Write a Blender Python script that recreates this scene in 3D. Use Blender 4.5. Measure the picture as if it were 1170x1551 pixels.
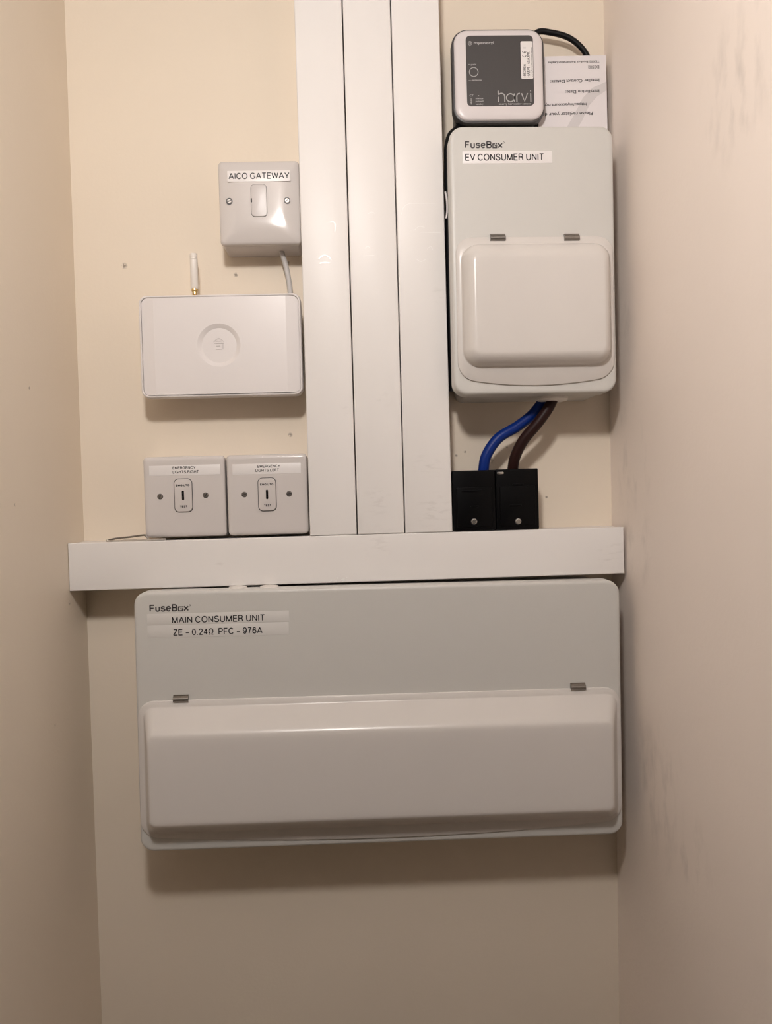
import bpy, bmesh, math, random
from math import sin, cos, radians, pi
from mathutils import Vector, Matrix

for o in list(bpy.data.objects):
    bpy.data.objects.remove(o)
S = bpy.context.scene
COL = S.collection
random.seed(4)
MM = 0.001
EZ = 1.65                      # eye height above the floor (m)

# ------------------------------------------------------------------ camera
CAM_DIST = 0.87
yaw, pitch, roll = radians(2.0), radians(-1.3), radians(1.6)
fwd = Vector((sin(yaw)*cos(pitch), cos(yaw)*cos(pitch), sin(pitch)))
rt = fwd.cross(Vector((0, 0, 1))).normalized()
up = rt.cross(fwd)
R_ = cos(roll)*rt - sin(roll)*up
U_ = cos(roll)*up + sin(roll)*rt
cd = bpy.data.cameras.new('camera')
cam = bpy.data.objects.new('camera', cd)
COL.objects.link(cam)
M = Matrix((R_, U_, -fwd)).transposed().to_4x4()
M.translation = Vector((0, -CAM_DIST, EZ))
cam.matrix_world = M
cd.sensor_fit = 'VERTICAL'
cd.sensor_height = 24
cd.lens = 24*1165/1551
cd.clip_start = 0.01
S.camera = cam

# ------------------------------------------------------------------ world, exposure
w = bpy.data.worlds.new('world')
S.world = w
w.use_nodes = True
w.node_tree.nodes['Background'].inputs[0].default_value = (1, 0.9, 0.8, 1)
w.node_tree.nodes['Background'].inputs[1].default_value = 0.02
S.view_settings.view_transform = 'Standard'
S.view_settings.look = 'None'
S.view_settings.gamma = 1
S.view_settings.use_curve_mapping = False
S.view_settings.exposure = 0.0
LAMP_POS = (-0.06, -0.83, EZ+0.50)
LAMP_POWER = 194.0
LAMP_COL = (1.0, 0.945, 0.91, 1)

# ------------------------------------------------------------------ materials
def mat(name, col, rough=0.5, metal=0.0, var=0.0, vscale=30, bump=0.0, bscale=400, spec=0.5, coat=0.0):
    m = bpy.data.materials.new(name)
    m.use_nodes = True
    nt = m.node_tree
    b = nt.nodes['Principled BSDF']
    b.inputs['Base Color'].default_value = (*col, 1)
    b.inputs['Roughness'].default_value = rough
    b.inputs['Metallic'].default_value = metal
    b.inputs['Specular IOR Level'].default_value = spec
    if coat:
        b.inputs['Coat Weight'].default_value = coat
        b.inputs['Coat Roughness'].default_value = 0.08
    tc = nt.nodes.new('ShaderNodeTexCoord')
    n = nt.nodes.new('ShaderNodeTexNoise')
    n.inputs['Scale'].default_value = vscale
    n.inputs['Detail'].default_value = 4
    nt.links.new(tc.outputs['Object'], n.inputs['Vector'])
    mx = nt.nodes.new('ShaderNodeMix')
    mx.data_type = 'RGBA'
    mx.inputs[6].default_value = (*[c*(1-var) for c in col], 1)
    mx.inputs[7].default_value = (*[min(1, c*(1+var)) for c in col], 1)
    nt.links.new(n.outputs['Fac'], mx.inputs[0])
    nt.links.new(mx.outputs[2], b.inputs['Base Color'])
    if bump:
        n2 = nt.nodes.new('ShaderNodeTexNoise')
        n2.inputs['Scale'].default_value = bscale
        n2.inputs['Detail'].default_value = 3
        nt.links.new(tc.outputs['Object'], n2.inputs['Vector'])
        bp = nt.nodes.new('ShaderNodeBump')
        bp.inputs['Strength'].default_value = bump
        bp.inputs['Distance'].default_value = 0.001
        nt.links.new(n2.outputs['Fac'], bp.inputs['Height'])
        nt.links.new(bp.outputs['Normal'], b.inputs['Normal'])
    return m

def stains(m, spots, col, scale=90, lo=0.45, hi=0.62, strength=0.6, stretch=(1, 1, 1), jit=0.0):
    """smudges and nicks: noise-shaped marks around given world points (x, y, z, radius)"""
    nt = m.node_tree
    b = nt.nodes['Principled BSDF']
    src = b.inputs['Base Color'].links[0].from_socket
    g = nt.nodes.new('ShaderNodeNewGeometry')
    mp = nt.nodes.new('ShaderNodeMapping')
    mp.inputs['Scale'].default_value = stretch
    nt.links.new(g.outputs['Position'], mp.inputs['Vector'])
    n = nt.nodes.new('ShaderNodeTexNoise')
    n.inputs['Scale'].default_value = scale
    n.inputs['Detail'].default_value = 6
    nt.links.new(mp.outputs[0], n.inputs['Vector'])
    r = nt.nodes.new('ShaderNodeMapRange')
    r.inputs[1].default_value = lo
    r.inputs[2].default_value = hi
    nt.links.new(n.outputs['Fac'], r.inputs[0])
    acc = None
    for (x, y, z, rad) in spots:
        d = nt.nodes.new('ShaderNodeVectorMath')
        d.operation = 'DISTANCE'
        d.inputs[1].default_value = (x, y, z)
        nt.links.new(g.outputs['Position'], d.inputs[0])
        mr = nt.nodes.new('ShaderNodeMapRange')
        mr.inputs[1].default_value = rad
        mr.inputs[2].default_value = rad*0.3
        nt.links.new(d.outputs['Value'], mr.inputs[0])
        if acc is None:
            acc = mr.outputs[0]
        else:
            a = nt.nodes.new('ShaderNodeMath')
            a.operation = 'MAXIMUM'
            nt.links.new(acc, a.inputs[0])
            nt.links.new(mr.outputs[0], a.inputs[1])
            acc = a.outputs[0]
    mu = nt.nodes.new('ShaderNodeMath')
    mu.operation = 'MULTIPLY'
    nt.links.new(acc, mu.inputs[0])
    nt.links.new(r.outputs[0], mu.inputs[1])
    m2 = nt.nodes.new('ShaderNodeMath')
    m2.operation = 'MULTIPLY'
    nt.links.new(mu.outputs[0], m2.inputs[0])
    m2.inputs[1].default_value = strength
    mx = nt.nodes.new('ShaderNodeMix')
    mx.data_type = 'RGBA'
    nt.links.new(m2.outputs[0], mx.inputs[0])
    nt.links.new(src, mx.inputs[6])
    mx.inputs[7].default_value = (*col, 1)
    nt.links.new(mx.outputs[2], b.inputs['Base Color'])

WALLC = (0.80, 0.705, 0.585)
WALLR = (0.90, 0.80, 0.725)
M_wall = mat('cream_wall_paint', WALLC, 0.55, var=0.03, vscale=7, bump=0.12, bscale=260, spec=0.3)
M_wallr = mat('pale_wall_paint_scuffed', WALLR, 0.55, var=0.035, vscale=6, bump=0.15, bscale=200, spec=0.3)
M_ceil = mat('darkened_ceiling_paint', (0.40, 0.38, 0.36), 0.7, var=0.02)  # unseen ceiling, darkened to weaken the light it throws back
M_hall = mat('dim_hall_paint', (0.22, 0.20, 0.17), 0.7, var=0.03)  # unseen hall walls, kept dark so little light bounces back
M_floor = mat('brown_floor_vinyl', (0.22, 0.16, 0.11), 0.5, var=0.15, vscale=12)
M_trunk = mat('white_trunking_plastic', (0.82, 0.79, 0.768), 0.36, var=0.015, vscale=14, bump=0.05, bscale=60, spec=0.28)
M_plate = mat('white_accessory_plastic', (0.64, 0.60, 0.58), 0.16, var=0.01, vscale=40)
M_box = mat('white_back_box_plastic', (0.60, 0.56, 0.545), 0.35, var=0.01)
M_gate = mat('white_gateway_plastic', (0.76, 0.72, 0.71), 0.3, var=0.01, vscale=40)
M_cu = mat('grey_white_powder_coat', (0.60, 0.585, 0.555), 0.38, var=0.012, vscale=60, bump=0.06, bscale=900)
M_door = mat('white_door_plastic', (0.67, 0.632, 0.60), 0.25, var=0.012, vscale=30)
M_emb_shade = mat('emboss_shade_grey', (0.58, 0.545, 0.535), 0.3)
M_scuff_glint = mat('white_scuff_glint', (0.93, 0.91, 0.89), 0.25)  # scratch white, also carries the lamp glints on the trunking lids
M_label = mat('label_tape_white', (0.80, 0.77, 0.76), 0.35, var=0.01)
M_labelc = mat('label_tape_clear', (0.68, 0.66, 0.635), 0.3, var=0.015, vscale=120)
M_ink = mat('black_print', (0.012, 0.012, 0.016), 0.5)
M_greyink = mat('dark_grey_print', (0.055, 0.05, 0.052), 0.5)
M_black = mat('black_plastic', (0.003, 0.003, 0.0035), 0.35, var=0.2, vscale=200, spec=0.12)
M_blackc = mat('black_cable_sheath', (0.004, 0.004, 0.005), 0.4, spec=0.25)
M_dgrey = mat('dark_grey_plastic', (0.075, 0.07, 0.072), 0.4, var=0.05)
M_panel = mat('charcoal_panel_foil', (0.062, 0.057, 0.057), 0.4, var=0.04, vscale=300)
M_lgrey = mat('light_grey_print', (0.42, 0.41, 0.41), 0.5)
M_bezel = mat('white_bezel_plastic', (0.72, 0.67, 0.67), 0.3, var=0.01)
M_blue = mat('blue_cable_sheath', (0.0, 0.022, 0.19), 0.4, var=0.1, vscale=100, spec=0.25)
M_brown = mat('brown_cable_sheath', (0.022, 0.007, 0.006), 0.45, var=0.1, vscale=100, spec=0.2)
M_cable = mat('grey_white_flex', (0.55, 0.53, 0.52), 0.4)
M_steel = mat('bright_steel', (0.62, 0.60, 0.57), 0.25, metal=1.0, var=0.1, vscale=900)
M_hinge = mat('dull_steel', (0.27, 0.25, 0.23), 0.33, metal=1.0, var=0.2, vscale=900)
M_brass = mat('gold_brass', (0.75, 0.58, 0.28), 0.25, metal=1.0)
M_paper = mat('white_paper', (0.76, 0.72, 0.73), 0.6, var=0.01)
M_swoosh = mat('pale_grey_print', (0.63, 0.60, 0.605), 0.6)
M_antenna = mat('ivory_plastic', (0.80, 0.755, 0.70), 0.35)
M_grom = mat('white_rubber', (0.74, 0.70, 0.66), 0.5)

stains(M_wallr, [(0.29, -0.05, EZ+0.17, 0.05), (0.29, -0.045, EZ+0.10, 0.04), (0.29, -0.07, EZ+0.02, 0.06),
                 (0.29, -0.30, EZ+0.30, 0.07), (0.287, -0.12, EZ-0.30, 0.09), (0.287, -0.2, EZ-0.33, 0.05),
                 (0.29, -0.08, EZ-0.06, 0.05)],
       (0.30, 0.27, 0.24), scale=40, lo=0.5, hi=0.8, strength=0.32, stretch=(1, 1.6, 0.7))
stains(M_wall, [(-0.253, 0, EZ+0.262, 0.004), (-0.130, 0, EZ+0.250, 0.003), (-0.072, 0, EZ+0.262, 0.003), (-0.075, 0, EZ+0.07, 0.003),
                (0.112, 0, EZ+0.042, 0.002), (0.122, 0, EZ+0.046, 0.0018), (0.150, 0, EZ+0.036, 0.005), (0.214, 0, EZ-0.008, 0.002),
                (0.17, 0, EZ+0.05, 0.0015), (-0.308, -0.05, EZ-0.105, 0.003), (-0.308, -0.13, EZ+0.11, 0.002), (-0.308, -0.17, EZ+0.0, 0.002),
                (-0.308, -0.1, EZ-0.22, 0.002)],
       (0.20, 0.16, 0.12), scale=350, lo=0.40, hi=0.5, strength=0.8)
stains(M_trunk, [(0.082, -0.05, EZ-0.02, 0.025), (0.02, -0.05, EZ-0.005, 0.02), (-0.012, -0.05, EZ+0.09, 0.006), (0.03, -0.05, EZ+0.10, 0.01),
                 (0.075, -0.05, EZ+0.03, 0.02), (0.27, -0.05, EZ-0.07, 0.02), (-0.15, -0.05, EZ-0.07, 0.006), (0.02, -0.05, EZ-0.05, 0.02),
                 (0.09, -0.05, EZ+0.21, 0.01)],
       (0.45, 0.42, 0.39), scale=120, lo=0.52, hi=0.75, strength=0.3, stretch=(0.6, 1, 2.0))

# ------------------------------------------------------------------ mesh helpers (mm, wall plane y=0, d = distance out of the wall, z relative to the eye)
class Root:
    def __init__(s, o):
        s.o = o
        s.off = o.location.copy()

def W(x, d, z):
    return Vector((x*MM, -d*MM, EZ + z*MM))

def thing(name, label, cat, x, z, d=0, group=None, tilt=0):
    o = bpy.data.objects.new(name, None)
    COL.objects.link(o)
    o.empty_display_size = 0.02
    o.location = W(x, d, z)
    o.rotation_euler = (0, radians(tilt), 0)
    o['label'] = label
    o['category'] = cat
    if group:
        o['group'] = group
    return o

OFF = {}
def origin(parent):
    p = parent
    v = Vector((0, 0, 0))
    while p is not None:
        v += p.location
        p = p.parent
    return v

def link(name, verts, faces, material, parent=None, smooth=30, label=None, base=None):
    """verts in world metres; stored relative to the parent's origin"""
    og = origin(parent) if parent is not None else Vector((0, 0, 0))
    me = bpy.data.meshes.new(name)
    me.from_pydata([tuple(Vector(v)-og) for v in verts], [], faces)
    bm = bmesh.new()
    bm.from_mesh(me)
    bmesh.ops.recalc_face_normals(bm, faces=bm.faces)
    bm.to_mesh(me)
    bm.free()
    if smooth:
        me.shade_smooth()
        me.set_sharp_from_angle(angle=radians(smooth))
    me.materials.append(material)
    o = bpy.data.objects.new(name, me)
    COL.objects.link(o)
    o.parent = parent
    if label:
        o['label'] = label
    return o

def tag(o, label, cat, group=None):
    o['label'] = label
    o['category'] = cat
    if group:
        o['group'] = group
    return o

def rrect(x0, x1, z0, z1, r, sag=0, rb=None, n=6, side=10):
    """rounded rectangle outline, fixed point count, optional bulging bottom edge"""
    rb = r if rb is None else rb
    pts = []
    cs = [(x1-rb, z0+rb, rb, -90), (x1-r, z1-r, r, 0), (x0+r, z1-r, r, 90), (x0+rb, z0+rb, rb, 180)]
    arcs = []
    for cx, cz, rr, a in cs:
        arcs.append([(cx+rr*cos(radians(a+90*i/n)), cz+rr*sin(radians(a+90*i/n))) for i in range(n+1)])
    for k in range(4):
        pts += arcs[k]
        a, b = arcs[k][-1], arcs[(k+1) % 4][0]
        for i in range(1, side):
            t = i/side
            pts.append((a[0]+(b[0]-a[0])*t, a[1]+(b[1]-a[1])*t))
    if sag:
        c, h = (x0+x1)/2, (x1-x0)/2
        zt = z0 + (z1-z0)*0.4
        out = []
        for x, z in pts:
            kz = max(0, min(1, (zt-z)/(zt-z0)))
            out.append((x, z - sag*(1-((x-c)/h)**2)*kz))
        pts = out
    return pts

def loft(name, rings, material, parent=None, cap0=True, cap1=True, smooth=30, label=None):
    """rings: list of (outline points, d)"""
    V, F = [], []
    n = len(rings[0][0])
    for pts, d in rings:
        for x, z in pts:
            V.append(W(x, d, z))
    for k in range(len(rings)-1):
        for i in range(n):
            j = (i+1) % n
            F.append((k*n+i, k*n+j, (k+1)*n+j, (k+1)*n+i))
    if cap0:
        F.append(tuple(range(n)))
    if cap1:
        F.append(tuple(range((len(rings)-1)*n, len(rings)*n)))
    return link(name, V, F, material, parent, smooth, label)

def slab(name, x0, x1, z0, z1, d0, d1, r, material, parent=None, bev=0.6, label=None, nb=3, n=6, side=1, **k):
    """rounded-corner plate with a rounded front edge"""
    rings = [(rrect(x0, x1, z0, z1, r, n=n, side=side, **k), d0)]
    for i in range(nb+1):
        a = pi/2*i/nb
        ins = bev*(1-cos(a))
        rings.append((rrect(x0+ins, x1-ins, z0+ins, z1-ins, max(r-ins, 0.01), n=n, side=side, **k), d1-bev+bev*sin(a)))
    return loft(name, rings, material, parent, label=label)

def box(name, x0, x1, d0, d1, z0, z1, material, parent=None, bev=0.4, label=None):
    bm = bmesh.new()
    og = origin(parent) if parent is not None else Vector((0, 0, 0))
    bmesh.ops.create_cube(bm, size=1)
    for v in bm.verts:
        v.co = W(x0+(v.co.x+.5)*(x1-x0), d0+(.5-v.co.y)*(d1-d0), z0+(v.co.z+.5)*(z1-z0)) - og
    if bev:
        bmesh.ops.bevel(bm, geom=list(bm.edges), offset=bev*MM, segments=2, affect='EDGES', profile=0.5)
    me = bpy.data.meshes.new(name)
    bm.to_mesh(me)
    bm.free()
    me.shade_smooth()
    me.set_sharp_from_angle(angle=radians(35))
    me.materials.append(material)
    o = bpy.data.objects.new(name, me)
    COL.objects.link(o)
    o.parent = parent
    if label:
        o['label'] = label
    return o

def spline(ctrl, n=8):
    P = [Vector(c) for c in ctrl]
    P = [2*P[0]-P[1]] + P + [2*P[-1]-P[-2]]
    out = []
    for i in range(1, len(P)-2):
        for k in range(n):
            t = k/n
            a, b, c, d = P[i-1], P[i], P[i+1], P[i+2]
            out.append(0.5*((2*b)+(c-a)*t+(2*a-5*b+4*c-d)*t*t+(3*b-a-3*c+d)*t**3))
    out.append(P[-2])
    return out

def tube(name, ctrl, r, material, parent=None, n=14, sm=8, label=None):
    """ctrl: (x, d, z) mm"""
    pts = spline([W(*c) for c in ctrl], sm) if sm > 1 else [W(*c) for c in ctrl]
    V, F = [], []
    prev = None
    for i, p in enumerate(pts):
        t = (pts[min(i+1, len(pts)-1)] - pts[max(i-1, 0)]).normalized()
        a = Vector((0, 1, 0)) if prev is None else prev
        a = (a - t*a.dot(t)).normalized()
        prev = a
        b = t.cross(a)
        for k in range(n):
            g = 2*pi*k/n
            V.append(p + (a*cos(g)+b*sin(g))*r*MM)
    for i in range(len(pts)-1):
        for k in range(n):
            j = (k+1) % n
            F.append((i*n+k, i*n+j, (i+1)*n+j, (i+1)*n+k))
    F.append(tuple(range(n)))
    F.append(tuple(range((len(pts)-1)*n, len(pts)*n)))
    return link(name, V, F, material, parent, 50, label)

def lathe_z(name, x, d, prof, material, parent=None, n=20, label=None):
    """prof: (radius, z) turned about a vertical axis"""
    V, F = [], []
    for r, z in prof:
        for k in range(n):
            g = 2*pi*k/n
            V.append(W(x+r*cos(g), d+r*sin(g), z))
    for i in range(len(prof)-1):
        for k in range(n):
            j = (k+1) % n
            F.append((i*n+k, i*n+j, (i+1)*n+j, (i+1)*n+k))
    F.append(tuple(range(n)))
    F.append(tuple(range((len(prof)-1)*n, len(prof)*n)))
    return link(name, V, F, material, parent, 40, label)

def screw(parent, x, z, d, r, ang, material=None, cross=False):
    """domed screw head with a cut slot"""
    material = material or M_steel
    V, F = [], []
    def add(vs, fs):
        b = len(V)
        V.extend(vs)
        F.extend([tuple(i+b for i in f) for f in fs])
    n = 20
    c, s = cos(radians(ang)), sin(radians(ang))
    def loc(u, v, dd):
        return W(x+u*c-v*s, dd, z+u*s+v*c)
    # base disc
    add([loc(r*cos(2*pi*k/n), r*sin(2*pi*k/n), d) for k in range(n)] +
        [loc(r*cos(2*pi*k/n), r*sin(2*pi*k/n), d+0.25) for k in range(n)],
        [(k, (k+1) % n, n+(k+1) % n, n+k) for k in range(n)] + [tuple(range(n, 2*n))])
    # two half moons either side of the slot
    g = 0.16*r
    for sg in (1, -1):
        a0 = math.asin(g/r)
        arc = [(r*cos(a0+(pi-2*a0)*k/10), sg*r*sin(a0+(pi-2*a0)*k/10)) for k in range(11)]
        top = [(u*0.8, sg*(g+(abs(v)-g)*0.8)) for u, v in arc]
        m = len(arc)
        add([loc(u, v, d+0.2) for u, v in arc] + [loc(u, v, d+0.7) for u, v in arc] + [loc(u, v, d+1.0) for u, v in top],
            [(k, (k+1) % m, m+(k+1) % m, m+k) for k in range(m)] +
            [(m+k, m+(k+1) % m, 2*m+(k+1) % m, 2*m+k) for k in range(m)] + [tuple(range(2*m, 3*m))])
    return link('screw', V, F, material, parent, 25)

CAPH = None
def text_mesh(s, bold=0.0, space=1.0):
    cu = bpy.data.curves.new('t', 'FONT')
    cu.body = s
    cu.size = 1
    cu.offset = bold
    cu.space_character = space
    cu.resolution_u = 3
    ob = bpy.data.objects.new('t', cu)
    COL.objects.link(ob)
    me = bpy.data.meshes.new_from_object(ob)
    V = [(v.co.x, v.co.y) for v in me.vertices]
    F = [tuple(p.vertices) for p in me.polygons]
    bpy.data.objects.remove(ob)
    bpy.data.curves.remove(cu)
    bpy.data.meshes.remove(me)
    return V, F
CAPH = max(v[1] for v in text_mesh('H')[0])

def lettering(s, parent, x, z, d, width, cap, material, rot=0, bold=0.018, name='lettering', clip=None):
    """flat printed words: baseline starts at (x, z), read along rot degrees; width and cap height in mm"""
    V, F = text_mesh(s, bold)
    x0 = min(v[0] for v in V)
    x1 = max(v[0] for v in V)
    sx = width/(x1-x0)
    sz = cap/CAPH
    c, sn = cos(radians(rot)), sin(radians(rot))
    P = []
    for a, b in V:
        u, v = (a-x0)*sx, b*sz
        P.append(W(x+u*c-v*sn, d, z+u*sn+v*c))
    if clip is not None:
        F = [f for f in F if all(P[i].x > clip*MM for i in f)]
    o = link(name, P, F, material, parent, 0)
    # face the room
    bm = bmesh.new()
    bm.from_mesh(o.data)
    for f in bm.faces:
        if f.normal.y > 0:
            f.normal_flip()
    bm.to_mesh(o.data)
    bm.free()
    return o

def strokes(name, lines, width, d, material, parent, thick=0.12):
    """printed or embossed line work: each line a list of (x, z)"""
    V, F = [], []
    for ln in lines:
        pts = [Vector((a, b)) for a, b in ln]
        closed = (pts[0]-pts[-1]).length < 1e-6
        L, Rr = [], []
        for i, p in enumerate(pts):
            if closed and i in (0, len(pts)-1):
                t = (pts[1]-pts[0]).normalized() + (pts[-1]-pts[-2]).normalized()
            else:
                t = pts[min(i+1, len(pts)-1)] - pts[max(i-1, 0)]
            t.normalize()
            nn = Vector((-t.y, t.x))*width/2
            L.append(p+nn)
            Rr.append(p-nn)
        b = len(V)
        m = len(pts)
        for q in L+Rr:
            V.append(W(q.x, d+thick, q.y))
        for q in L+Rr:
            V.append(W(q.x, d-0.02, q.y))
        for i in range(m-1):
            F.append((b+i, b+i+1, b+m+i+1, b+m+i))
            F.append((b+i, b+i+1, b+2*m+i+1, b+2*m+i))
            F.append((b+m+i, b+m+i+1, b+3*m+i+1, b+3*m+i))
        F.append((b, b+m, b+3*m, b+2*m))
        F.append((b+m-1, b+2*m-1, b+4*m-1, b+3*m-1))
    return link(name, V, F, material, parent, 0)

def arc(cx, cz, r, a0, a1, n=14):
    return [(cx+r*cos(radians(a0+(a1-a0)*i/n)), cz+r*sin(radians(a0+(a1-a0)*i/n))) for i in range(n+1)]

def ell(cx, cz, rx, rz, a0, a1, n=16):
    return [(cx+rx*cos(radians(a0+(a1-a0)*i/n)), cz+rz*sin(radians(a0+(a1-a0)*i/n))) for i in range(n+1)]

def smooth2(pts, n=4):
    return [(p.x, p.y) for p in spline([Vector((a, b, 0)) for a, b in pts], n)]

S_CURVE = [(.62, .76), (.55, .93), (.34, 1), (.12, .92), (.06, .75), (.14, .61), (.34, .53), (.56, .44), (.66, .27), (.57, .07), (.34, 0), (.1, .07), (.02, .25)]
SIX = [ell(.29, .32, .25, .32, 0, 360, 20), smooth2([(.04, .32), (.06, .64), (.15, .89), (.31, 1), (.52, .84)])]
GLYPH = {
    'A': (.76, [[(0, 0), (.38, 1)], [(.38, 1), (.76, 0)], [(.13, .32), (.63, .32)]]),
    'B': (.66, [[(.05, 0), (.05, 1)], [(.0, 1), (.36, 1)] + ell(.36, .765, .23, .235, 90, -90, 10) + [(.05, .53)], [(.05, .53), (.38, .53)] + ell(.38, .265, .26, .265, 90, -90, 10) + [(0, 0)]]),
    'C': (.76, [ell(.39, .5, .37, .5, 35, 325, 22)]),
    'E': (.62, [[(.05, 0), (.05, 1)], [(0, 1), (.61, 1)], [(.05, .52), (.57, .52)], [(0, 0), (.62, 0)]]),
    'F': (.58, [[(.05, 0), (.05, 1)], [(0, 1), (.58, 1)], [(.05, .5), (.52, .5)]]),
    'G': (.80, [ell(.40, .5, .38, .5, 35, 335, 22), [(.44, .45), (.79, .45)], [(.76, .45), (.76, 0)]]),
    'H': (.72, [[(.05, 0), (.05, 1)], [(.67, 0), (.67, 1)], [(.05, .53), (.67, .53)]]),
    'I': (.12, [[(.06, 0), (.06, 1)]]),
    'L': (.55, [[(.05, 0), (.05, 1)], [(0, 0), (.55, 0)]]),
    'M': (.86, [[(.05, 0), (.05, 1)], [(.05, 1), (.43, 0)], [(.43, 0), (.81, 1)], [(.81, 1), (.81, 0)]]),
    'N': (.72, [[(.05, 0), (.05, 1)], [(.05, 1), (.67, 0)], [(.67, 0), (.67, 1)]]),
    'O': (.82, [ell(.41, .5, .39, .5, 0, 360, 26)]),
    'P': (.64, [[(.05, 0), (.05, 1)], [(0, 1), (.36, 1)] + ell(.36, .735, .25, .265, 90, -90, 10) + [(.05, .47)]]),
    'R': (.70, [[(.05, 0), (.05, 1)], [(0, 1), (.38, 1)] + ell(.38, .75, .25, .25, 90, -90, 10) + [(.05, .5)], smooth2([(.38, .5), (.56, .42), (.61, .2), (.67, 0)])]),
    'S': (.68, [smooth2(S_CURVE)]),
    'T': (.64, [[(0, 1), (.64, 1)], [(.32, 0), (.32, 1)]]),
    'U': (.72, [[(.05, 1), (.05, .32)] + ell(.36, .32, .31, .32, 180, 360, 14) + [(.67, 1)]]),
    'V': (.70, [[(0, 1), (.35, 0)], [(.35, 0), (.70, 1)]]),
    'W': (1.0, [[(0, 1), (.25, 0)], [(.25, 0), (.5, 1)], [(.5, 1), (.75, 0)], [(.75, 0), (1, 1)]]),
    'Y': (.72, [[(0, 1), (.36, .43)], [(.72, 1), (.36, .43)], [(.36, .43), (.36, 0)]]),
    'Z': (.62, [[(.03, 1), (.6, 1)], [(.6, 1), (.02, 0)], [(0, 0), (.62, 0)]]),
    '0': (.56, [ell(.28, .5, .25, .5, 0, 360, 24)]),
    '2': (.56, [ell(.28, .73, .24, .27, 165, -35, 12) + [(.06, .06), (.04, 0)], [(.02, 0), (.54, 0)]]),
    '4': (.58, [[(.42, 0), (.42, 1)], [(.42, 1), (.02, .28)], [(.02, .28), (.58, .28)]]),
    '6': (.56, SIX),
    '7': (.56, [[(.02, 1), (.54, 1)], smooth2([(.54, 1), (.33, .6), (.2, 0)])]),
    '9': (.56, [[(.56-x, 1-z) for x, z in ln] for ln in SIX]),
    '.': (.14, [[(.07, -.06), (.07, .07)]]),
    '-': (.5, [[(0, .4), (.5, .4)]]),
    '@': (.74, [[(.0, 0), (.24, 0)] + ell(.37, .56, .33, .44, 240, -60, 20) + [(.5, 0), (.74, 0)]]),
    'u': (.52, [[(.04, .72), (.04, .22)] + ell(.25, .22, .21, .22, 180, 330, 10), [(.48, .72), (.48, 0)]]),
    's': (.50, [[(x*.74, z*.72) for x, z in smooth2(S_CURVE)]]),
    'e': (.54, [ell(.27, .36, .25, .36, 0, 318, 18), [(.03, .37), (.52, .37)]]),
    'x': (.50, [[(0, .72), (.5, 0)], [(0, 0), (.5, .72)]]),
}
def signwriting(s, parent, x, z, d, width, cap, material, sw=0.15, gap=0.2, rot=0):
    """plain sans capitals drawn as strokes of even weight"""
    lines, pen = [], 0.0
    for ch in s:
        if ch == ' ':
            pen += 0.33
            continue
        wd, ls = GLYPH[ch]
        for ln in ls:
            lines.append([(pen+a, sw/2+b*(1-sw)) for a, b in ln])
        pen += wd+gap
    sx = width/(pen-gap)
    out = [[(x+a*sx, z+b*cap) for a, b in ln] for ln in lines]
    return strokes('lettering', out, sw*cap, d, material, parent, thick=0.02)

# ------------------------------------------------------------------ the room shell
def wallgrid(name, pts, material):
    o = link(name, pts, [(0, 1, 2, 3), (4, 5, 6, 7), (0, 1, 5, 4), (1, 2, 6, 5), (2, 3, 7, 6), (3, 0, 4, 7)], material, None, 0)
    o['kind'] = 'structure'
    return o
CEIL = EZ+0.66
MOUTH = -0.55                  # side walls end early, unseen hall widened to cut bounced light
DEEP = -2.8
XL = -0.308
def xr(z):
    return 0.2888 + (z-EZ)*0.0055
def hexa(x0, x1, y0, y1, z0, z1):
    return [(x0, y0, z0), (x1, y0, z0), (x1, y0, z1), (x0, y0, z1), (x0, y1, z0), (x1, y1, z0), (x1, y1, z1), (x0, y1, z1)]
wallgrid('wall_back', hexa(-1.3, 1.3, 0, 0.1, 0, CEIL), M_wall)
wallgrid('wall_left', hexa(-1.3, XL, MOUTH, 0, 0, CEIL), M_wall)
wr = hexa(0, 0.9, MOUTH, 0, 0, CEIL)
wallgrid('wall_right', [(x+xr(z), y, z) for x, y, z in wr], M_wallr)
wallgrid('wall_behind', hexa(-1.3, 1.3, DEEP-0.1, DEEP, 0, CEIL), M_hall)
wallgrid('wall_far_left', hexa(-1.4, -1.3, DEEP, MOUTH, 0, CEIL), M_hall)
wallgrid('wall_far_right', hexa(1.3, 1.4, DEEP, MOUTH, 0, CEIL), M_hall)
wallgrid('floor', hexa(-1.3, 1.3, DEEP-0.1, 0.1, -0.1, 0), M_floor)
wallgrid('ceiling', hexa(-1.3, 1.3, DEEP-0.1, 0.1, CEIL, CEIL+0.1), M_ceil)

# ------------------------------------------------------------------ ceiling lamp (above and behind the viewer)
def ceiling_lamp():
    lx, ly, lz = LAMP_POS
    x, d, z = lx/MM, -ly/MM, (lz-EZ)/MM
    top = (CEIL-EZ)/MM
    t = thing('ceiling_lamp', 'round opal globe bulb hanging from the cupboard ceiling, out of view', 'lamp', x, top, d)
    r = 45
    lathe_z('ceiling_rose', x, d, [(40, top), (38, top-12), (8, top-18)], M_gate, t, n=24)
    tube('cord', [(x, d, top-16), (x, d, z+75)], 3, M_gate, t, sm=1)
    lathe_z('bulb_holder', x, d, [(10, z+80), (17, z+74), (18, z+44), (15, z+40)], M_gate, t, n=24)
    prof = [(max(r*sin(a), 0.5), z+r*cos(a)) for a in [pi*i/14 for i in range(15)]]
    m = bpy.data.materials.new('glowing_opal')
    m.use_nodes = True
    b = m.node_tree.nodes['Principled BSDF']
    b.inputs['Base Color'].default_value = (0.8, 0.8, 0.8, 1)
    b.inputs['Emission Color'].default_value = LAMP_COL
    b.inputs['Emission Strength'].default_value = LAMP_POWER
    lathe_z('bulb', x, d, prof, m, t, n=24)
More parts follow.
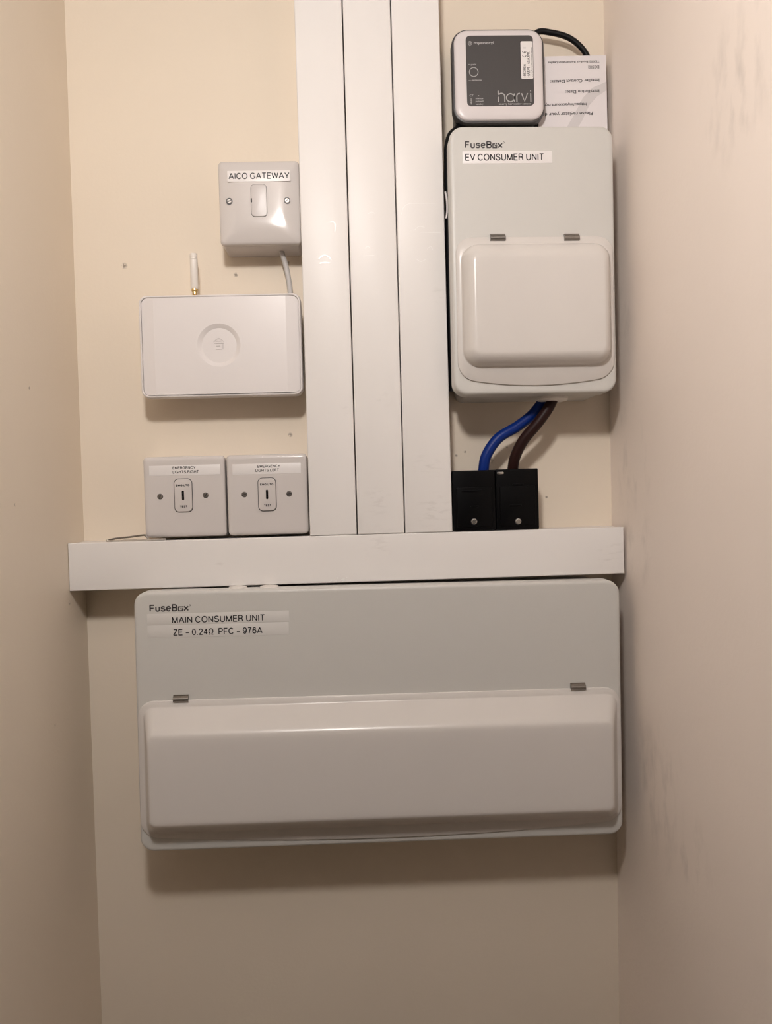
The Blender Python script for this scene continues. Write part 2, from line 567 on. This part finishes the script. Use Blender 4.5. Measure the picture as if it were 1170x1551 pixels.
ceiling_lamp()

# ------------------------------------------------------------------ white cable trunking
TOPZ = (CEIL-EZ)/MM - 0.5
edges = [-52.9, -2.6, 48.3, 100.0]
vlab = ['upright white trunking beside the gateway box, left of the three',
        'middle one of the three upright white trunking lengths',
        'upright white trunking beside the grey fuse boxes, right of the three']
for i in range(3):
    a, b = edges[i]+(0.6 if i else 0), edges[i+1]-0.6
    t = thing('vertical_trunking', vlab[i], 'trunking', (a+b)/2, -41.8, group='upright cable trunking')
    box('trunking_base', a+0.5, b-0.5, 0.0, 45, -41.8, TOPZ, M_trunk, t, 0.5)
    slab('trunking_lid', a, b, -41.8, TOPZ, 40, 50, 0.3, M_trunk, t, bev=1.3, n=1)
t = thing('horizontal_trunking', 'white trunking shelf running from wall to wall above the main fuse box', 'trunking', -11.5, -92.5)
box('trunking_base', -307.6, 284.6, 0, 45, -92, -42.8, M_trunk, t, 0.5)
slab('trunking_lid', -307.6, 285.0, -92.6, -42.2, 40, 50, 0.3, M_trunk, t, bev=1.2, n=1)

# ------------------------------------------------------------------ switch plates
def key_switch(label, x0, x1, z0, z1, l2, words, side_screws, angs, seed):
    cx = (x0+x1)/2
    t = thing('emergency_light_test_switch', label, 'switch', cx, z0, group='emergency light test switches')
    slab('back_box', x0+1.2, x1-0.9, z0-0.6, z1-0.8, 0, 36, 4, M_box, t, bev=0.6)
    rings = [(rrect(x0, x1, z0, z1, 4.2, side=1), 35.5), (rrect(x0, x1, z0, z1, 4.2, side=1), 40.5)]
    for ins, d in ((0.25, 42.0), (0.9, 43.2), (2.0, 43.9), (3.6, 44.3), (5.0, 44.4), (7.0, 44.4)):
        rings.append((rrect(x0+ins, x1-ins, z0+ins, z1-ins, max(4.2-ins*0.6, 1), side=1), d))
    pl = loft('face_plate', rings, M_plate, t, smooth=40)
    (a, b, c, e) = l2
    lb = slab('label_strip', a, b, c, e, 44.3, 44.55, 0.2, M_label, t, bev=0.05, n=1, label='white printed label strip')
    for s, x, z, wd, cap in words:
        signwriting(s, lb, x, z, 44.58, wd, cap, M_ink, sw=0.17)
    for (sx, sz), an in zip(side_screws, angs):
        loft('screw_recess', [(arc(sx, sz, 3.1, 0, 342, 19), 44.2), (arc(sx, sz, 3.1, 0, 342, 19), 44.46)], M_dgrey, t)
        screw(t, sx, sz, 44.0, 2.75, an, M_hinge)
    # key insert
    mx, mz = seed
    loft('insert_gap', [(rrect(mx-9.9, mx+9.9, mz-18.1, mz+18.1, 5.2, side=1), 44.0), (rrect(mx-9.9, mx+9.9, mz-18.1, mz+18.1, 5.2, side=1), 44.5)], M_dgrey, t)
    ins = slab('key_insert', mx-9.2, mx+9.2, mz-17.3, mz+17.3, 44, 46.2, 4.6, M_plate, t, bev=1.1)
    slab('key_slot', mx-1.2, mx+1.2, mz-5.2, mz+5.2, 45.8, 46.3, 1.15, M_black, ins, bev=0.05, label='black key slot')
    signwriting('EMG LTG', ins, mx-6.9, mz+9.7, 46.26, 13.8, 2.3, M_ink, sw=0.24, gap=.3)
    signwriting('TEST', ins, mx-3.3, mz-12.9, 46.26, 7.2, 2.3, M_ink, sw=0.24, gap=.3)
    return t

key_switch('white key switch labelled EMERGENCY LIGHTS RIGHT, standing above the trunking shelf',
           -228.2, -142.2, -38.9, 46.8, (-221.6, -146.6, 26.4, 37.2),
           [('EMERGENCY', -196.8, 32.9, 24.0, 3.1), ('LIGHTS RIGHT', -196.8, 28.5, 27.3, 3.1)],
           [(-210.9, 4.5), (-162.9, 4.6)], (70, 60), (-186.4, 5.0))
key_switch('white key switch labelled EMERGENCY LIGHTS LEFT, beside the upright trunking',
           -140.3, -54.6, -39.1, 46.6, (-133.8, -61.0, 25.4, 36.6),
           [('EMERGENCY', -107.0, 32.2, 24.0, 3.1), ('LIGHTS LEFT', -109.2, 27.9, 24.8, 3.1)],
           [(-121.8, 4.2), (-74.2, 3.7)], (20, 15), (-97.6, 3.6))

# fused spur
def spur():
    x0, x1, z0, z1 = -139.2, -53.4, 269.6, 357.6
    t = thing('fused_spur', 'white fused spur plate with a narrow fuse carrier, above the gateway box', 'fused spur', (x0+x1)/2, z0)
    slab('back_box', x0+1.4, x1-1.4, z0-0.2, z1-1.0, 0, 36, 4, M_box, t, bev=0.6)
    rings = [(rrect(x0, x1, z0, z1, 4.4, side=2), 35.5), (rrect(x0, x1, z0, z1, 4.4, side=2), 39.0)]
    for ins, d in ((0.3, 40.4), (1.1, 41.6), (2.6, 42.4), (6.0, 43.6), (10, 44.7), (14, 45.6), (18, 46.2), (23, 46.5), (28, 46.55), (32, 46.55)):
        rings.append((rrect(x0+ins, x1-ins, z0+ins, z1-ins, min(max(4.4, ins*0.75), 43-ins-3), side=2), d))
    loft('face_plate', rings, M_plate, t, smooth=60)
    lb = slab('label_strip', -128.7, -62.6, 334.0, 345.4, 44.4, 46.75, 0.3, M_label, t, bev=0.1, n=1, label='white printed label strip')
    signwriting('AICO GATEWAY', lb, -127.0, 336.6, 46.78, 63.2, 6.7, M_ink)
    for sx, sz, an in ((-127.6, 314.0, 25), (-66.8, 313.8, 45)):
        loft('screw_recess', [(arc(sx, sz, 3.5, 0, 342, 19), 44.0), (arc(sx, sz, 3.5, 0, 342, 19), 46.0)], M_dgrey, t)
        screw(t, sx, sz, 45.4, 2.6, an, M_hinge)
    mx, mz = -96.3, 314.0
    loft('carrier_gap', [(rrect(mx-8.5, mx+8.5, mz-17.2, mz+17.2, 4.2, side=1), 46.0), (rrect(mx-8.5, mx+8.5, mz-17.2, mz+17.2, 4.2, side=1), 46.75)], M_dgrey, t)
    fc = slab('fuse_carrier', mx-8.1, mx+8.1, mz-16.8, mz+16.8, 46, 47.5, 3.9, M_box, t, bev=0.5)
    slab('pull_notch', mx-8.6, mx-7.2, mz-2.2, mz+2.2, 46.6, 47.7, 0.5, M_black, fc, bev=0.1, label='black finger notch')
spur()

# gateway
def gateway():
    x0, x1, z0, z1 = -227.3, -55.9, 109.0, 217.4
    t = thing('alarm_gateway', 'flat white rectangular gateway box with an embossed ring', 'gateway', (x0+x1)/2, z0)
    slab('mounting_tray', x0+10, x1-10, z0+10, z1-10, 0, 24, 6, M_gate, t, bev=1)
    rings = []
    for ins, d in ((3.2, 22), (1.4, 25), (0.3, 29), (0, 33), (0, 40), (0.25, 42.2), (0.9, 43.6), (2.0, 44.0), (2.5, 43.6), (2.7, 40.0)):
        rings.append((rrect(x0+ins, x1-ins, z0+ins, z1-ins, 8.5-ins*0.6, side=1), d))
    loft('case', rings, M_gate, t, smooth=40)
    # front panel with sloped side bands and dished ring
    cx, cz = -143.6, 163.4
    ax0, ax1, az0, az1 = x0+2.95, x1-2.95, z0+2.95, z1-2.95
    bx0, bx1 = -211.5, -72.0
    N = 128
    angs = sorted([2*pi*k/N for k in range(N)] + [math.atan2(zz-cz, xx-cx) % (2*pi) for xx in (bx0, bx1) for zz in (az0, az1)])
    def ray(a, X0, X1, Z0, Z1):
        c, s = cos(a), sin(a)
        tt = 1e9
        if abs(c) > 1e-9:
            tt = min(tt, ((X1 if c > 0 else X0)-cx)/c)
        if abs(s) > 1e-9:
            tt = min(tt, ((Z1 if s > 0 else Z0)-cz)/s)
        return (cx+c*tt, cz+s*tt)
    def circ(r):
        return [(cx+r*cos(a), cz+r*sin(a)) for a in angs]
    rect = [ray(a, bx0, bx1, az0, az1) for a in angs]
    rings = [(circ(17.6), 42.0), (circ(18.2), 42.0), (circ(18.5), 42.1), (circ(22.5), 44.65), (circ(22.9), 44.8), (circ(23.6), 44.8), (rect, 44.8)]
    pn = loft('front_panel', rings, M_gate, t, cap0=True, cap1=False, smooth=14)
    # sloped bands each side, corners rounded
    for nm, xa, xb in (('side_band', bx0, ax0), ('side_band', bx1, ax1)):
        sg = 1 if xb > xa else -1
        r = 6.5
        out = [(xa, az0)] + [(xb-sg*r+sg*r*sin(a), az0+r-r*cos(a)) for a in [pi/2*i/6 for i in range(7)]]
        out += [(xb-sg*r+sg*r*cos(a), az1-r+r*sin(a)) for a in [pi/2*i/6 for i in range(7)]] + [(xa, az1)]
        V = []
        for x, z in out:
            V.append(W(x, 44.8-2.4*abs(x-xa)/abs(xb-xa), z))
        link(nm, V, [tuple(range(len(V)))], M_gate, t, 0)
    # little house emblem embossed in the ring, its shading put in as grey
    ex, ez = cx-0.4, cz+2.2
    ls = [[(ex-5.5, ez+1.6), (ex-2.8, ez+4.2), (ex, ez+5.6), (ex+2.8, ez+4.2), (ex+5.5, ez+1.6)],
          [(ex-3.4, ez+2.6), (ex+3.0, ez+2.6)], [(ex-4.8, ez+0.3), (ex+5.6, ez+0.3)],
          [(ex-3.0, ez-2.6), (ex+1.4, ez-2.6)], [(ex-3.4, ez-6.0), (ex+2.6, ez-6.0)], [(ex+4.2, ez-0.4), (ex+4.2, ez-5.8)]]
    strokes('emblem', ls, 0.7, 42.0, M_emb_shade, t, thick=0.35)
    # aerial
    an = lathe_z('antenna', -171.2, 25, [(3.4, 228.2), (4.15, 229.6), (4.15, 259.5), (3.8, 259.8), (4.1, 260.1), (4.1, 261.5), (3.8, 261.8), (4.1, 262.1), (4.05, 265.5), (3.4, 266.3)], M_antenna, t, label='short ivory stub antenna')
    lathe_z('connector', -171.2, 25, [(2.4, 206), (2.4, 217), (3.9, 217.4), (3.9, 220.6), (2.6, 222.0), (2.6, 225.0), (3.7, 226.2), (3.7, 228.4)], M_brass, an, label='gold threaded connector', n=12)
gateway()
tag(tube('spur_flex', [(-77.6, 18, 276), (-76.4, 17, 268), (-73.2, 15, 256), (-70.6, 14, 242), (-69.2, 13, 228), (-68.8, 12, 205)], 3.0, M_cable),
    'grey flex hanging from the spur plate down behind the gateway box', 'cable')

# ------------------------------------------------------------------ consumer units
def fusebox_logo(parent, x, z, d, k=1.0):
    signwriting('FuseB', parent, x, z, d, 27.2*k, 7.4*k, M_greyink, sw=0.19, gap=0.2)
    s = 4.9*k
    ox = x+28.2*k
    hw = 0.5*k
    a, b, c, e = ox+hw, ox+s-hw, z+hw, z+s-hw
    m = (a+b)/2
    strokes('logo_square', [[(b, (c+e)/2+0.6*k), (b, c)], [(b+hw, c), (a-hw, c)], [(a, c), (a, e)], [(a-hw, e), (m+0.4*k, e)], [(b-0.9*k, e), (b+hw, e)], [(m-0.2*k, (c+e)/2), (m+0.9*k, (c+e)/2)]],
            1.2*k, d, M_greyink, parent, thick=0.02)
    signwriting('x', parent, x+34.1*k, z, d, 4.3*k, 7.2*k, M_greyink, sw=0.19)
    strokes('logo_mark', [arc(x+40.0*k, z+5.7*k, 0.75*k, 0, 360, 12)], 0.4*k, d, M_greyink, parent, thick=0.02)

def hinge(parent, x, z, d, wd=15.6):
    """rolled steel hinge barrel over a bent leaf"""
    V, F = [], []
    prof = [(d-1.5, z+5.0), (d+0.3, z+5.0), (d+0.5, z+3.9), (d+1.4, z+3.2)]
    prof += [(d+1.2+2.1*cos(a), z+0.4+2.6*sin(a)) for a in [radians(80-20*i) for i in range(9)]]
    prof += [(d+0.4, z-2.6), (d-1.5, z-2.6)]
    n = len(prof)
    for x_ in (x-wd/2, x+wd/2):
        for dd, zz in prof:
            V.append(W(x_, dd, zz))
    for i in range(n):
        j = (i+1) % n
        F.append((i, j, n+j, n+i))
    F.append(tuple(range(n)))
    F.append(tuple(range(n, 2*n)))
    h = link('hinge', V, F, M_hinge, parent, 35, label='small steel hinge clip')
    return h

def door(parent, fl, fr, fsag, bulge, front, dz, hinges, d0, p=1.5, rc=12):
    """flanged lift-up cover: thin flange with a bowed lower edge, tapering raised hood"""
    x0, x1, z0, z1 = fl
    rings = [(rrect(x0, x1, z0, z1, fr, sag=fsag), d0-0.2), (rrect(x0, x1, z0, z1, fr, sag=fsag), d0+1.5)]
    rings.append((rrect(x0+0.5, x1-0.5, z0+0.5, z1-0.5, fr-0.4, sag=fsag), d0+2.0))
    b, f = bulge, front
    rings.append((rrect(b[0]-1.2, b[1]+1.2, b[2]-1.2, b[3]+1.2, rc+1), d0+2.1))
    rings.append((rrect(b[0]-0.3, b[1]+0.3, b[2]-0.3, b[3]+0.3, rc+0.3), d0+2.5))
    h = dz-d0-2
    T = 1.15                   # the shoulder finishes rolling a little inside the nominal front face
    if p:                      # fully rolled shoulder
        prof = [((1-cos(a)**(2/p))*T, max(sin(a)**(2/p), 0.03)) for a in [pi/2*i/12 for i in range(1, 13)]]
    else:                      # straight slope, tight shoulder
        prof = [(0.02, 0.05), (0.4, 0.45), (0.72, 0.79), (0.80, 0.865), (0.87, 0.92), (0.94, 0.96), (1.02, 0.985), (T, 1.0)]
    for t_, hh in prof:
        rings.append((rrect(b[0]+(f[0]-b[0])*t_, b[1]+(f[1]-b[1])*t_, b[2]+(f[2]-b[2])*t_, b[3]+(f[3]-b[3])*t_, rc-(rc-6)*min(t_, 1)), d0+2.0+h*hh))
    t_ = T+0.3
    rings.append((rrect(b[0]+(f[0]-b[0])*t_, b[1]+(f[1]-b[1])*t_, b[2]+(f[2]-b[2])*t_, b[3]+(f[3]-b[3])*t_, 6), dz))
    o = loft('door', rings, M_door, parent, smooth=60, label='raised white lift-up cover')
    for hx, hz in hinges:
        hinge(o, hx, hz, d0+1.4)
    # shadow gap under the bowed lip
    return o

def cover(parent, x0, x1, z0, z1, d0, d1, r):
    rings = [(rrect(x0+0.6, x1-0.6, z0+0.6, z1-0.6, r-0.4, side=1, n=8), d0)]
    rings.append((rrect(x0, x1, z0, z1, r, side=1, n=8), d0+0.4))
    for ins, dd in ((0, d1-3.6), (0.3, d1-2.0), (1.0, d1-0.8), (2.2, d1-0.2), (3.6, d1), (5.5, d1)):
        rings.append((rrect(x0+ins, x1-ins, z0+ins, z1-ins, r-ins*0.7, side=1, n=8), dd))
    return loft('front_cover', rings, M_cu, parent, smooth=50)

# EV unit
t = thing('ev_consumer_unit', 'tall grey-white fuse box labelled EV CONSUMER UNIT', 'fuse box', 186, 99.5, tilt=0.35)
slab('enclosure', 111.5, 266, 100.8, 369, 0, 58, 9, M_cu, t, bev=0.8)
cv = cover(t, 101.5, 271.6, 100.2, 374.6, 56, 77, 14)
fusebox_logo(cv, 117.7, 352.0, 77.05)
lb = slab('label_strip', 114.8, 207.7, 336.3, 349.0, 77, 77.2, 0.2, M_label, t, bev=0.05, n=1, label='white printed label strip')
signwriting('EV CONSUMER UNIT', lb, 117.8, 339.1, 77.25, 80.8, 7.2, M_ink)
door(t, (105.8, 268.8, 117, 260.8), 16, 8.5, (111.5, 264.5, 128.5, 253), (122.0, 255.0, 139.0, 237.5), 96, [(149.4, 259.2), (226.0, 258.6)], 77, p=1.75, rc=17)
lathe_z('cable_gland', 213, 39, [(17, 100.8), (17, 98.0), (15, 96.4), (12, 95.6)], M_grom, t, n=24, label='white rubber cable gland')

# main unit
t = thing('main_consumer_unit', 'wide grey-white fuse box labelled MAIN CONSUMER UNIT under the trunking shelf', 'fuse box', 16.8, -363, tilt=0.38)
slab('enclosure', -228, 261, -352, -98.5, 0, 58, 9, M_cu, t, bev=0.8)
cv = cover(t, -235.6, 268.9, -363.6, -94.6, 54, 76, 14)
fusebox_logo(cv, -219.0, -115.2, 76.05, 1.02)
lb = slab('label_strip', -222, -77, -128.6, -117.4, 76, 76.2, 0.2, M_labelc, t, bev=0.05, n=1, label='clear printed label strip')
signwriting('MAIN CONSUMER UNIT', lb, -196.6, -127.4, 76.25, 94.4, 6.9, M_ink)
lb = slab('label_strip', -222, -77.6, -142.4, -129.2, 76, 76.15, 0.2, M_labelc, t, bev=0.05, n=1, label='clear printed label strip')
signwriting('ZE - 0.24@  PFC - 976A', lb, -195.6, -140.2, 76.25, 90.6, 6.9, M_ink)
door(t, (-234.0, 267.2, -347.5, -206.7), 17, 9.5, (-227.6, 262.6, -343.5, -214.0), (-218.0, 250.5, -326.0, -237.0), 102, [(-189.4, -206.0), (222.4, -206.0)], 76, p=None, rc=10)
for gx in (-131.5, -98.8):
    lathe_z('cable_gland', gx, 58, [(8, -95.8), (10, -95.4), (9.5, -93.4), (7, -92.9)], M_grom, t, n=20)

# ------------------------------------------------------------------ wireless sensor
def sensor():
    x0, x1, z0, z1 = 113.4, 213.6, 396.6, 497.0
    t = thing('energy_sensor', 'square white-framed charcoal wireless sensor mounted above the tall fuse box', 'sensor', 163, z0)
    slab('rear_case', x0+4.5, x1-5.0, z0-5.5, z1-4, 0, 26, 9, M_black, t, bev=1)
    rings = []
    for ins, d in ((1.5, 24), (0, 26), (0, 35), (0.6, 36.4), (1.8, 37)):
        rings.append((rrect(x0+ins, x1-ins, z0+ins, z1-ins, 17-ins*0.5, side=1, n=10), d))
    loft('rim', rings, M_dgrey, t, smooth=40)
    rings = []
    for ins, d in ((2.3, 36), (2.3, 37.6), (2.8, 38.6), (4.0, 39.4), (6.0, 39.9), (9, 40.2), (13, 40.3)):
        rings.append((rrect(x0+ins, x1-ins, z0+ins, z1-ins, max(15.5-ins*0.6, 4), side=1, n=10), d))
    loft('bezel', rings, M_bezel, t, smooth=50)
    pts = [p for p in rrect(128.2, 200.8, 413.2, 487.8, 4.5, side=1, n=5)]
    # chamfered upper right corner
    pn = loft('display_panel', [(pts, 40.0), (pts, 40.5)], M_panel, t, label='charcoal printed panel')
    D = 40.55
    k = 0.0854
    X = lambda u: 161.2+(u-545)*k
    Z = lambda v: 417.3+(940-v)*k*1.0
    ls = [[(X(553), Z(800)), (X(553), Z(940))],
          arc(X(594), Z(873), 41*k, 180, 0) + [(X(635), Z(940))],
          arc(X(707), Z(888), 50*k, 0, 360, 24), [(X(757), Z(836)), (X(757), Z(940))],
          [(X(788), Z(940)), (X(788), Z(875))] + arc(X(823), Z(870), 35*k, 180, 85, 8),
          [(X(848), Z(834)), (X(886), Z(936)), (X(924), Z(834))],
          [(X(964), Z(834)), (X(964), Z(940))], [(X(964), Z(798)), (X(964), Z(812))]]
    strokes('logo_lettering', ls, 1.15, D, M_lgrey, pn, thick=0.03)
    lettering('energy harvesting sensor', pn, 162.2, 414.4, D, 35.0, 1.9, M_lgrey)
    lettering('myenergi', pn, 137.0, 478.9, D, 21.6, 2.9, M_lgrey)
    ex, ez = 132.8, 479.8
    strokes('maker_emblem', [arc(ex, ez, 2.0, 0, 360, 16), arc(ex, ez+0.2, 1.0, 0, 360, 10), [(ex, ez-2), (ex, ez-3.4)]] , 0.45, D, M_lgrey, pn, thick=0.03)
    strokes('button_ring', [arc(136.1, 449.4, 4.7, 0, 360, 28)], 0.75, D, M_lgrey, pn, thick=0.03)
    lettering('• pair', pn, 130.8, 456.6, D, 8.4, 1.7, M_lgrey)
    lettering('— antenna', pn, 130.4, 440.2, D, 14, 1.6, M_lgrey)
    lettering('CT', pn, 131.0, 423.6, D, 4.2, 1.8, M_lgrey)
    strokes('printed_marks', [[(132.6, 415.0), (132.6, 422.0)], [(132.0, 419.4), (133.3, 419.4)], [(131.8, 416.8), (133.3, 416.8)]], 0.6, D, M_lgrey, pn, thick=0.03)
    for s, zz in (('status', 420.6), ('paired', 417.6), ('sending', 414.6)):
        lettering(s, pn, 137.4, zz, D, 8.2, 1.7, M_lgrey)
    lettering('•', pn, 140.2, 423.2, D, 1.2, 2.0, M_lgrey)
    st = slab('serial_sticker', 187.2, 200.3, 441.6, 481.4, 40.4, 40.65, 1.6, M_label, t, bev=0.05, n=4, label='white serial number sticker')
    E = 40.7
    lettering('1053056', st, 192.2, 443.2, E, 14, 2.7, M_ink, rot=90, bold=0.02)
    lettering('HARVI - 65A3PR', st, 196.6, 443.2, E, 27, 2.7, M_ink, rot=90, bold=0.02)
    lettering('energy harvesting wireless sensor', st, 199.6, 443.2, E, 32, 1.3, M_ink, rot=90)
    # CE mark
    c1 = 191.0
    strokes('ce_mark', [arc(c1, 466.6, 1.9, 180, 360, 12),
                        arc(c1, 470.8, 1.9, 180, 360, 12), [(c1, 468.9), (c1, 470.6)]], 0.6, E-0.05, M_ink, st, thick=0.03)
    strokes('printed_marks', [[(190, 474.0), (193, 474.0)], [(190, 475.2), (193, 475.2)]], 0.5, E-0.05, M_swoosh, st, thick=0.03)
sensor()
tag(tube('sensor_cable', [(200, 18, 503.5-12), (211.3, 18, 504.2), (226, 18, 503.8), (245, 18, 498.6), (259.5, 17, 488.5), (268.5, 15, 476.5), (274, 13, 460), (276, 11, 440)], 3.1, M_blackc),
    'thin black cable arching from the sensor down behind the leaflet', 'cable')
tag(tube('clamp_cable', [(124, 20, 404), (118, 30, 394), (110.2, 38, 384), (106.3, 42, 372), (105.3, 43, 358), (105.0, 43, 316), (104.9, 42, 295), (104.7, 40, 240), (104.6, 38, 180), (105, 36, 110)], 3.9, M_blackc),
    'black cable squeezed between the upright trunking and the tall fuse box', 'cable')
t = thing('cable_clip', 'white cable clip on the black cable beside the tall fuse box', 'clip', 105, 296, 47)
tube('clip_loop', [(101.3, 47.4, 320), (102.4, 48.0, 314), (102.9, 48.2, 306), (102.7, 48.0, 299), (101.6, 47.4, 292)], 1.1, M_gate, t)

# leaflet tucked behind sensor and fuse box
def leaflet():
    t = thing('leaflet', 'white paper leaflet with upside-down printing standing on the tall fuse box', 'leaflet', 248, 375)
    sc = 1.0095
    D0 = 22.0
    # sheet: gently bowed top edge, thin but solid
    xs = [209.5 + (285.8-209.5)*i/12 for i in range(13)]
    V, F = [], []
    n = len(xs)
    for dd in (D0, D0+0.35):
        for x in xs:
            V.append(W(x, dd, 376))
        for x in xs:
            V.append(W(x, dd, 475.2 + 1.0*(x-209.5)/76))
    for b in (0, 2*n):
        for i in range(n-1):
            F.append((b+i, b+i+1, b+n+i+1, b+n+i))
    for i in range(n-1):
        F.append((i, i+1, 2*n+i+1, 2*n+i))
        F.append((n+i, n+i+1, 3*n+i+1, 3*n+i))
    F.append((0, n, 3*n, 2*n))
    F.append((n-1, 2*n-1, 4*n-1, 3*n-1))
    sh = link('sheet', V, F, M_paper, t, 0)
    e = D0+0.4
    sw = [(285.6, 447.5), (285.6, 438.0), (275, 431.5), (266, 422), (257, 404), (247, 390), (238, 380), (226, 380), (238, 394), (249, 412), (259, 430), (270, 441)]
    o = link('printed_swoosh', [W(x, e, z) for x, z in sw], [tuple(range(len(sw)))], M_swoosh, sh, 0)
    e = D0+0.45
    for s, x, z, wd, cap, m, rot in (
            ('TD002 Product Registration Leaflet', 278.2, 470.6, 57, 2.2, M_greyink, 181),
            ('D3502', 278.0, 465.0, 12.5, 3.0, M_greyink, 181),
            ('Installer Contact Details:', 277.8, 450.9, 54.5, 3.2, M_ink, 181.5),
            ('Installation Date:', 277.5, 438.9, 37.5, 3.2, M_ink, 181.5),
            ('https://myaccount.myenergi', 263.3, 424.6, 60, 3.0, M_ink, 181.0),
            ('Please register your device', 269.8, 415.0, 66, 3.5, M_ink, 181.2)):
        lettering(s, sh, x, z, e, wd, cap, m, rot=rot, clip=210)
leaflet()

# ------------------------------------------------------------------ black connector blocks and tails
def block(label, x0, x1, z0, z1, sx, sz, lines, cut):
    t = thing('connector_block', label, 'connector', (x0+x1)/2, z0, group='black cable connector blocks')
    box('block_base', x0+0.6, x1-0.4, 0, 30, z0, z1-1.0, M_black, t, 0.8)
    slab('block_cover', x0, x1, z0+0.2, z1, 28, 50, 1.2, M_black, t, bev=1.4)
    slab('raised_panel', x0+4, x1-4, z0+4.5, z1-18, 49.6, 51.0, 1.2, M_black, t, bev=0.8)
    for (lx, lz, lw) in lines:
        slab('rib', lx-lw/2, lx+lw/2, lz-0.8, lz+0.8, 50.4, 51.9, 0.7, M_black, t, bev=0.5, n=3)
    loft('screw_recess', [(arc(sx, sz, 3.5, 0, 342, 19), 50.5), (arc(sx, sz, 3.5, 0, 342, 19), 51.2)], M_dgrey, t)
    screw(t, sx, sz, 51.0, 2.9, cut)
    return t
block('black connector block with the blue cable, against the upright trunking', 100.4, 146.6, -41.7, 23.2, 122.8, -31.4,
      [(121, 1.5, 22), (124, -15.5, 9)], 15)
b2 = block('black connector block with the brown cable, beside the bare wall', 147.2, 193.3, -41.7, 23.6, 170.3, -32.6,
           [(171, 7, 12), (168, -15.5, 13)], 5)
slab('blanking_plug', 148.6, 156.0, 18.2, 20.8, 50.0, 50.7, 1.2, M_steel, b2, bev=0.2, label='pale round plug')
tag(tube('blue_tail', [(136.6, 32, 14), (137.0, 34, 24), (140.6, 35, 40), (154.0, 35, 58.0), (175.5, 34, 70.5), (192.5, 33, 83.0), (205.0, 33, 98.0), (209, 33, 108)], 5.9, M_blue),
    'thick blue cable curving from the connector block up into the tall fuse box', 'cable')
tag(tube('brown_tail', [(169.4, 30, 14), (169.8, 31, 24), (172.2, 35, 38), (180.6, 40, 55), (194.6, 44, 71.5), (205.6, 45, 86.0), (212.0, 44, 97.0), (215, 43, 108)], 5.9, M_brown),
    'thick brown cable curving from the connector block up into the tall fuse box', 'cable')

# ------------------------------------------------------------------ split pin lying on the trunking shelf
t = thing('split_pin', 'small steel split pin lying on the trunking shelf', 'pin', -240, -42, 38)
tube('upper_leg', [(-266.5, 45, -40.2), (-258, 45, -38.6), (-245, 45, -37.6), (-229.5, 45.5, -36.0), (-226.5, 46, -37.4), (-224.5, 46.5, -39.6)], 1.0, M_hinge, t, n=8, sm=4)
tube('lower_leg', [(-266.5, 45, -40.2), (-268.6, 46, -40.6), (-267.0, 47.6, -41.0), (-262, 47.8, -41.0), (-250, 47.4, -40.9), (-228, 47, -40.8), (-206, 46.6, -40.8)], 0.9, M_steel, t, n=8, sm=4)

# ------------------------------------------------------------------ scuffs with their lamp glints painted white, and paint splashes
def scuffs(parent, marks, d, width):
    strokes('scuff_glint_marks', marks, width, d, M_scuff_glint, parent, thick=0.03)['kind'] = 'stuff'
lids = [o for o in bpy.data.objects if o.name.startswith('trunking_lid')]
def lid_at(x, vertical=True):
    for o in lids:
        par = o.parent
        if par.name.startswith('vertical' if vertical else 'horizontal') and (not vertical or abs(par.location.x/MM-x) < 26):
            return o
scuffs(lid_at(-20), [[(-22, 289), (-18, 289.4), (-16.5, 287), (-17, 279)], smooth2([(-35, 251), (-31, 254), (-26, 254), (-22, 250)]), smooth2([(-34, 246), (-28, 247), (-24, 246)])], 50, 0.7)
scuffs(lid_at(22), [smooth2([(14, 261), (17, 263), (20, 261)]), [(12, 253), (24, 253.5)], smooth2([(18, 297), (22, 299), (26, 297.5)])], 50, 0.6)
scuffs(lid_at(74), [smooth2([(54, 296), (56, 303), (62, 307), (72, 307.4), (90, 307.2)]), smooth2([(67, 279), (72, 283), (78, 282)]), [(73, 277), (95, 276)],
                    smooth2([(68, 249), (73, 246), (78, 248)]), smooth2([(80, 259), (84, 262), (86, 258)])], 50, 0.6)
random.seed(9)
def splash(x0, x1, z0, z1, n):
    out = []
    for i in range(n):
        x, z = random.uniform(x0, x1), random.uniform(z0, z1)
        a = random.uniform(0, 6.28)
        l = random.uniform(0.4, 1.8)
        out.append(smooth2([(x, z), (x+l*cos(a), z+0.4*l*sin(a)), (x+1.8*l*cos(a+.4), z+0.8*l*sin(a+.4))]))
    return out
scuffs(lid_at(0, False), splash(-32, -8, -91, -87.5, 22), 50, 0.7)
pl = [o for o in bpy.data.objects if o.name.startswith('face_plate') and abs(o.parent.location.x/MM+97.4) < 1 and o.parent.location.z < EZ+0.1][0]
scuffs(pl, splash(-84, -60, 42.2, 43.8, 26) + splash(-106, -100, 42, 43.8, 5), 44.1, 0.5)
